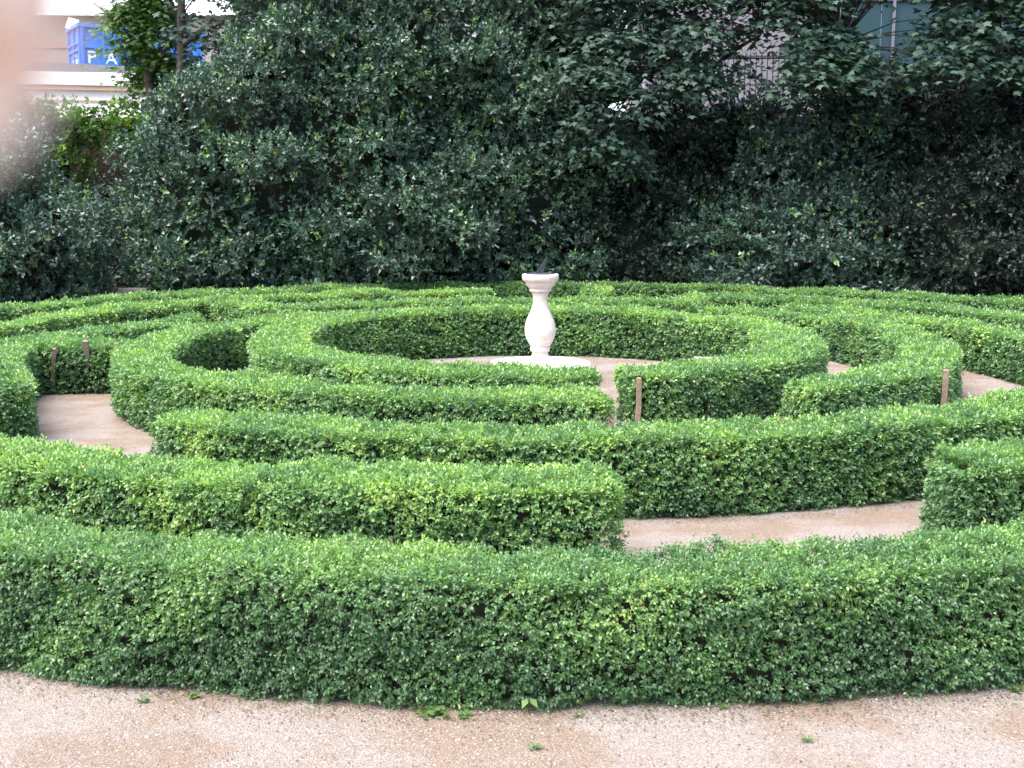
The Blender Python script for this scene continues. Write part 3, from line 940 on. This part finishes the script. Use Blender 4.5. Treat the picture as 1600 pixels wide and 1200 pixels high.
# big holly
shrub('holly_tree', 'huge glossy grey green holly filling the middle left behind the hedges', 'tree',
      [(-4.6, 28.0, 3.0, 3.9, 2.4, 3.4), (-2.4, 28.2, 6.0, 3.4, 2.2, 3.6), (-7.0, 27.6, 1.8, 2.4, 1.9, 2.2), (0.2, 28.0, 3.2, 2.2, 2.0, 3.2), (-4.2, 28.2, 5.9, 2.5, 2.0, 2.6),
       (-2.0, 27.5, 1.8, 2.6, 2.0, 2.0), (0.6, 28.4, 6.6, 2.2, 1.8, 2.2)],
      0.092, M_HOLLY, 48, seed=21, tint0=0.44, hole=-1.05)
# mid and right shrubs
shrub('laurel_shrub', 'dark evergreen shrub right of the sundial in the shade of the sycamore', 'shrub',
      [(2.9, 28.0, 1.2, 1.8, 1.5, 1.7), (3.4, 28.8, 2.9, 1.5, 1.2, 1.8), (5.0, 29.4, 3.2, 1.6, 1.0, 1.7), (5.6, 29.2, 1.6, 1.6, 1.0, 1.6)], 0.10, M_DARKLEAF, 42, seed=31, tint0=0.5)
shrub('rhododendron_shrub', 'broad mounded evergreen shrub right of centre with glossy grey leaves', 'shrub',
      [(6.6, 27.4, 1.5, 2.2, 1.7, 2.1), (5.0, 27.2, 0.9, 1.6, 1.4, 1.4), (7.7, 28.2, 3.0, 1.8, 1.5, 2.0), (6.2, 28.9, 3.6, 1.2, 1.0, 1.5)], 0.10, M_HOLLY, 42, seed=41, tint0=0.2)
shrub('yew_shrub', 'near black tall evergreen shrub at the far right edge', 'shrub',
      [(10.4, 27.5, 1.7, 2.2, 1.7, 2.6), (12.6, 27.2, 1.9, 2.2, 1.8, 2.9), (9.2, 28.8, 3.4, 1.9, 1.3, 2.1), (15, 27.5, 2.2, 2.4, 1.8, 3.2), (12.0, 29.2, 3.6, 2.4, 1.2, 2.2)], 0.095, M_DARKLEAF, 42, seed=51, tint0=0.42)
# light green climber over the wall at the left
shrub('climbing_shrub', 'bright green leafy shrub hanging over the brick wall at the upper left', 'shrub',
      [(-11.9, 30.4, 4.25, 1.3, 0.6, 0.8), (-9.7, 30.4, 4.45, 1.5, 0.6, 0.5), (-11.9, 30.3, 3.4, 1.0, 0.55, 1.4), (-14.2, 30.3, 3.6, 1.4, 0.6, 2.0), (-9.3, 30.4, 4.1, .6, .5, .7)], 0.11, M_LIME, 40, k=10, seed=61, tint0=0.3, stems=False, aspect=0.8, sub=10, subr=(.3, .5))
shrub('holly_sapling', 'thin dark holly growing against the brick wall behind the left kerb', 'shrub',
      [(-10.6, 29.6, 1.2, 1.2, 0.9, 1.3), (-9.4, 29.4, 1.5, 1.1, 0.9, 1.6)], 0.07, M_DARKLEAF, 45, seed=71, tint0=0.5, sub=10)

# trees
def cloud(r, c, rad, n):
    d = r.normal(size=(n, 3)); d /= np.linalg.norm(d, axis=1, keepdims=True)
    return np.array(c) + d * np.array(rad) * r.uniform(0.35, 1.0, (n, 1)) ** 0.5
rt = np.random.default_rng(99)
# left pair
tree('lime_tree', 'slender tree with bright green leaves, leftmost of the two trunks at the upper left', (-9.17, 30.0, 0.3),
     [(-9.17, 30.0, .3), (-9.02, 30, 2.5), (-9.07, 30, 4.4), (-9.22, 30, 5.6), (-9.37, 30, 6.8), (-9.52, 30, 8.2), (-9.52, 30, 10)],
     [([(-9.22, 30, 5.6), (-8.62, 29.9, 6.4), (-8.22, 29.8, 7.6)], .07), ([(-9.37, 30, 6.4), (-9.92, 29.8, 7.0), (-10.42, 29.7, 7.4)], .05)],
     np.concatenate([cloud(rt, (-9.30, 30.2, 7.0), (0.72, 0.6, 1.1), 74), cloud(rt, (-9.02, 30.55, 5.9), (0.9, 0.2, 0.5), 26), cloud(rt, (-9.52, 29.9, 9.4), (1.6, 1.2, 1.2), 26)]),
     0.13, M_LIME, 50, 0.34, 3, tint0=0.42, trunk_r=0.15)
tree('dark_tree', 'darker tree trunk leaning beside the slender one at the upper left', (-8.25, 29.4, 0.3),
     [(-8.25, 29.4, .3), (-8.20, 29.4, 3), (-8.22, 29.4, 5), (-8.15, 29.4, 7), (-8.00, 29.4, 9)],
     [([(-8.18, 29.4, 6.3), (-7.50, 29.2, 6.7), (-6.70, 29.0, 6.9), (-5.90, 28.9, 7.4)], .08), ([(-8.15, 29.4, 7), (-8.70, 29.3, 7.6)], .06)],
     np.concatenate([cloud(rt, (-7.10, 29.2, 7.0), (1.3, 0.7, 0.7), 26), cloud(rt, (-7.90, 29.4, 9), (2, 1.4, 1.2), 34), cloud(rt, (-7.40, 29.4, 5.4), (0.6, 0.5, 0.8), 12)]),
     0.13, M_MAPLE, 50, 0.36, 4, tint0=0.3, trunk_r=0.17)
# sycamore over the middle
sp = []
for i in range(230):
    u = rt.uniform(890, 1215); v = rt.uniform(-160, 235)
    if v > 120 + 0.0 * u and not (u < 1010 or v < 150): continue
    if v > 150 and u > 985: continue
    if u > 1150 and v > 45: continue
    sp.append(px(u, v, rt.uniform(25.6, 27.6)))
tree('sycamore_tree', 'sycamore with broad drooping leaves hanging over the dark hollow right of centre', (4.6, 29.2, .3),
     [(4.6, 29.2, .3), (4.65, 29.1, 3), (4.5, 29, 5), (4.4, 29, 7), (4.5, 29, 9.5)],
     [([(4.6, 29.1, 4.4), (3.8, 28, 5.0), (3.0, 27, 5.3)], .08), ([(4.5, 29, 5.4), (5.2, 27.8, 6.0), (5.6, 26.8, 6.2)], .08), ([(4.45, 29, 6.2), (3.4, 27.6, 7.0), (2.4, 26.8, 7.2)], .07)],
     np.concatenate([np.array(sp), cloud(rt, (4.2, 27.8, 9.2), (3, 2, 1.2), 40)]), 0.15, M_MAPLE, 62, 0.42, 5, tint0=0.45, trunk_r=0.2)
sp = []
for i in range(360):
    u = rt.uniform(1195, 1680); v = rt.uniform(-170, 122)
    if 1312 < u < 1468 and -30 < v < 88: continue
    if u < 1262 and v > 45: continue
    sp.append(px(u, v, rt.uniform(25.4, 27.4)))
for i in range(45):
    sp.append(px(rt.uniform(1278, 1312), rt.uniform(50, 132), rt.uniform(25.6, 27.2)))
tree('sycamore_tree', 'sycamore with pale drooping leaf sprays along the top right edge', (11.9, 29.6, .3),
     [(11.9, 29.6, .3), (11.8, 29.5, 3), (11.75, 29.4, 5), (11.7, 29.3, 7), (11.6, 29.3, 9.5)],
     [([(11.75, 29.4, 4.6), (9.6, 28.4, 5.0), (7.4, 27, 6.0)], .08), ([(11.75, 29.4, 5.2), (11, 28, 5.6), (12.4, 26.6, 5.7)], .09), ([(11.7, 29.3, 6.3), (11.4, 28, 7.2), (11.4, 27, 7.6)], .07)],
     np.concatenate([np.array(sp), cloud(rt, (10.5, 27.6, 9.0), (4.2, 2.2, 1.1), 80)]), 0.16, M_MAPLE, 56, 0.44, 6, tint0=0.55, trunk_r=0.22)

# ------------------------------------------------------------------ clippings and dead leaves at the foot of the hedges
def litter():
    r = np.random.default_rng(555)
    n = 5200
    ang = np.radians(r.uniform(-112, -72, n)); rad = 10.44 + r.gamma(1.3, 0.085, n)
    P = np.stack([XC + rad * np.cos(ang), YC + rad * np.sin(ang), r.uniform(0.004, 0.010, n)], 1)
    m = 900
    P2 = np.stack([r.uniform(-3.4, 3.4, m), r.uniform(4.2, 5.6, m), np.full(m, 0.006)], 1)
    P2 = P2[np.hypot(P2[:, 0] - XC, P2[:, 1] - YC) > 10.5]
    a3 = np.radians(r.uniform(-116, -20, 2600)); s3 = r.choice([7.24, 7.26, 6.28, 8.05], 2600) + np.abs(r.normal(0, 0.07, 2600))
    P3 = np.stack([XC + s3 * np.cos(a3), YC + s3 * np.sin(a3), np.full(2600, 0.006)], 1)
    P = np.concatenate([P, P2, P3]); n = len(P)
    a = r.uniform(0, 6.28, n)
    D = unit(np.stack([np.cos(a), np.sin(a), r.normal(0, 0.12, n)], 1)); N = unit(np.array([[0, 0, 1.0]]) + r.normal(0, 0.3, (n, 3)))
    L = r.uniform(0.007, 0.018, n)
    V, F = leaf_arrays(P, D, N, L, L * 0.55, 'quad')
    V[:, 2] = np.maximum(V[:, 2], 0.003)
    return np_mesh('leaf_litter', V, F, r.uniform(size=n) ** 1.4)
M_LITTER = leaf_mat('dry_leaves', [(0, (0.075, 0.048, 0.03)), (0.5, (0.13, 0.085, 0.05)), (0.8, (0.05, 0.085, 0.03)), (1, (0.10, 0.16, 0.05))], 0.8, 0.05)
tag(new_obj('leaf_litter', litter(), M_LITTER), 'brown and green clippings littering the gravel along the hedge feet', 'leaf litter', kind='stuff')

# ------------------------------------------------------------------ weeds on the path
M_WEED = leaf_mat('weed_leaves', [(0, (0.035, 0.09, 0.02)), (1, (0.095, 0.18, 0.04))], 0.5, 0.25)
def weed(u, v, s, n, label, seed, long=False):
    r = np.random.default_rng(seed)
    b = (v - 600) / 1800.0; a = (u - 800) / 1800.0
    c, s_ = math.cos(R(8.65)), math.sin(R(8.65))
    t = CAM_H / (s_ + b * c)
    x, y = a * t, (c - b * s_) * t
    root = empty('weed', (x, y, 0), label, 'weed', 'weeds along the foot of the front hedge')
    ang = r.uniform(0, 6.28, n)
    P = np.stack([r.normal(0, s * .5, n), r.normal(0, s * .35, n), r.uniform(0.004, 0.02, n)], 1)
    D = unit(np.stack([np.cos(ang), np.sin(ang), r.uniform(0.1, 1.2 if long else 0.6, n)], 1))
    N = unit(np.array([[0, -0.2, 1.0]]) + r.normal(0, .2, (n, 3)))
    Ls = s * r.uniform(0.5, 1.0, n)
    Vv, Ff = leaf_arrays(P, D, N, Ls, Ls * (0.25 if long else 0.55), 'quad')
    new_obj('leaves', np_mesh('leaves', Vv, Ff, r.uniform(size=n)), M_WEED, root)
WEEDS = [(680, 1118, .07, 46, 'spreading bright green weed under the front hedge left of its middle', 0), (667, 1110, .09, 30, 'dark grassy tuft just under the front hedge, beside the spreading weed', 1),
         (838, 1170, .035, 26, 'small pale green weed alone on the gravel below the middle of the hedge', 0), (1262, 1160, .03, 26, 'small dark green tuft alone on the gravel at the lower right', 0),
         (1132, 1108, .03, 20, 'tiny weed near the hedge foot, right of the two-leaved seedling', 0), (223, 1098, .04, 20, 'tiny pale weed on the gravel at the lower left', 0),
         (298, 1092, .05, 22, 'low weed by the hedge foot at the lower left', 0), (1588, 1080, .05, 28, 'green weed by the hedge foot at the right edge', 0),
         (320, 1066, .07, 26, 'grassy tuft tucked under the left part of the front hedge', 1), (1530, 1068, .07, 26, 'grassy tuft tucked under the right part of the front hedge', 1),
         (902, 1122, .035, 18, 'flat little weed just below the two-leaved seedling', 0), (724, 1122, .05, 26, 'dark low weed right of the spreading one', 0)]
for i, (u, v, s, n, lab, lg) in enumerate(WEEDS):
    weed(u, v, s * 0.75, n, lab, 300 + i, bool(lg))
# the two-leaved seedling
sdl = empty('seedling', px(826, 1116, 5.08)[:2] + (0,), 'seedling with two broad pale green leaves at the foot of the front hedge', 'weed')
Vv, Ff = leaf_arrays(np.array([[-.004, 0, .075], [.004, 0, .075]]), unit(np.array([[-.35, -.55, -.35], [.5, -.5, -.35]])), unit(np.array([[-.2, -.6, 1.0], [.2, -.6, 1.0]])), np.array([.06, .062]), np.array([.036, .036]))
new_obj('leaves', np_mesh('leaves', Vv, Ff, np.array([.7, .9])), M_WEED, sdl)
new_obj('stem', tubes_mesh('stem', [([(0, 0.01, 0), (0, 0, .08)], [.003, .002])], 6), M_WEED, sdl)
# ------------------------------------------------------------------ the photographer's fingertip, close to the camera
def skin_material():
    m, nt, b, out = mat('skin')
    tc = nt.nodes.new('ShaderNodeTexCoord')
    n = nt.nodes.new('ShaderNodeTexNoise'); n.inputs['Scale'].default_value = 130; n.inputs['Detail'].default_value = 3
    sp_ = nt.nodes.new('ShaderNodeSeparateXYZ')
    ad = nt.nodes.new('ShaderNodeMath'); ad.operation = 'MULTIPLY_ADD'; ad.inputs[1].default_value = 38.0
    r = nt.nodes.new('ShaderNodeValToRGB')          # white tip, orange band, pale above: overexposed light put into skin colour
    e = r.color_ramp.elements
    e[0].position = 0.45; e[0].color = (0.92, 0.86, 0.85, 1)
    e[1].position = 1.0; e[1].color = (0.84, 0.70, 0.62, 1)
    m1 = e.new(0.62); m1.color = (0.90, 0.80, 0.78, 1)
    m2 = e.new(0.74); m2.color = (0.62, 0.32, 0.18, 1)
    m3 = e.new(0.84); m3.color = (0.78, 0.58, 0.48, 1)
    nt.links.new(tc.outputs['Object'], n.inputs['Vector']); nt.links.new(tc.outputs['Object'], sp_.inputs[0])
    nt.links.new(sp_.outputs['Z'], ad.inputs[0]); nt.links.new(n.outputs['Fac'], ad.inputs[2])
    nt.links.new(ad.outputs[0], r.inputs[0]); nt.links.new(r.outputs[0], b.inputs['Base Color'])
    b.inputs['Roughness'].default_value = 0.5
    return m
def finger():
    tip = np.array([-0.0262, 0.0504, CAM_H + 0.0008])
    ax = unit(np.array([[-0.04, 0.03, 1.0]]))[0]
    front = unit(np.array([[0.1, 1.0, 0.0]]))[0]
    front = unit((front - ax * front.dot(ax))[None])[0]
    side = np.cross(ax, front)
    root = empty('finger', tip, 'blurred pinkish fingertip poking in at the top left corner, close to the lens', 'finger')
    prof = [(0.0, 0.0004), (0.0004, 0.0022), (0.0014, 0.0041), (0.003, 0.0057), (0.0055, 0.0071), (0.009, 0.0079), (0.013, 0.0082), (0.018, 0.0080), (0.023, 0.0080), (0.026, 0.0084),
            (0.030, 0.0085), (0.036, 0.0082), (0.044, 0.0084), (0.050, 0.0091), (0.055, 0.0091), (0.062, 0.0088), (0.072, 0.0092), (0.085, 0.0098)]
    V, F = [], []
    n = 28
    for i, (t, r_) in enumerate(prof):
        bend = -0.06 * t * t / 0.085
        c = ax * t - front * bend
        for k in range(n):
            a = 2 * math.pi * k / n
            flat = 0.86 if math.sin(a) > 0 else 0.95
            V.append(c + side * r_ * math.cos(a) + front * r_ * flat * math.sin(a))
    for i in range(len(prof) - 1):
        for k in range(n):
            F.append((i * n + k, i * n + (k + 1) % n, (i + 1) * n + (k + 1) % n, (i + 1) * n + k))
    F.append(tuple(reversed(range(n)))); F.append(tuple(range((len(prof) - 1) * n, len(prof) * n)))
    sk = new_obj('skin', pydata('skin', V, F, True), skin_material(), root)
    V, F = [], []
    for i in range(8):
        t = 0.0012 + 0.0115 * i / 7
        r_ = np.interp(t, [p[0] for p in prof], [p[1] for p in prof]) + 0.0004
        for k in range(9):
            a = math.pi / 2 + (k - 4) * 0.21
            V.append(ax * t + side * r_ * math.cos(a) + front * r_ * 0.87 * math.sin(a))
    for i in range(7):
        for k in range(8):
            F.append((i * 9 + k, i * 9 + k + 1, (i + 1) * 9 + k + 1, (i + 1) * 9 + k))
    new_obj('nail', pydata('nail', V, F, True), plain('nail', (0.62, 0.42, 0.36), 0.3, 0.05), sk)
finger()
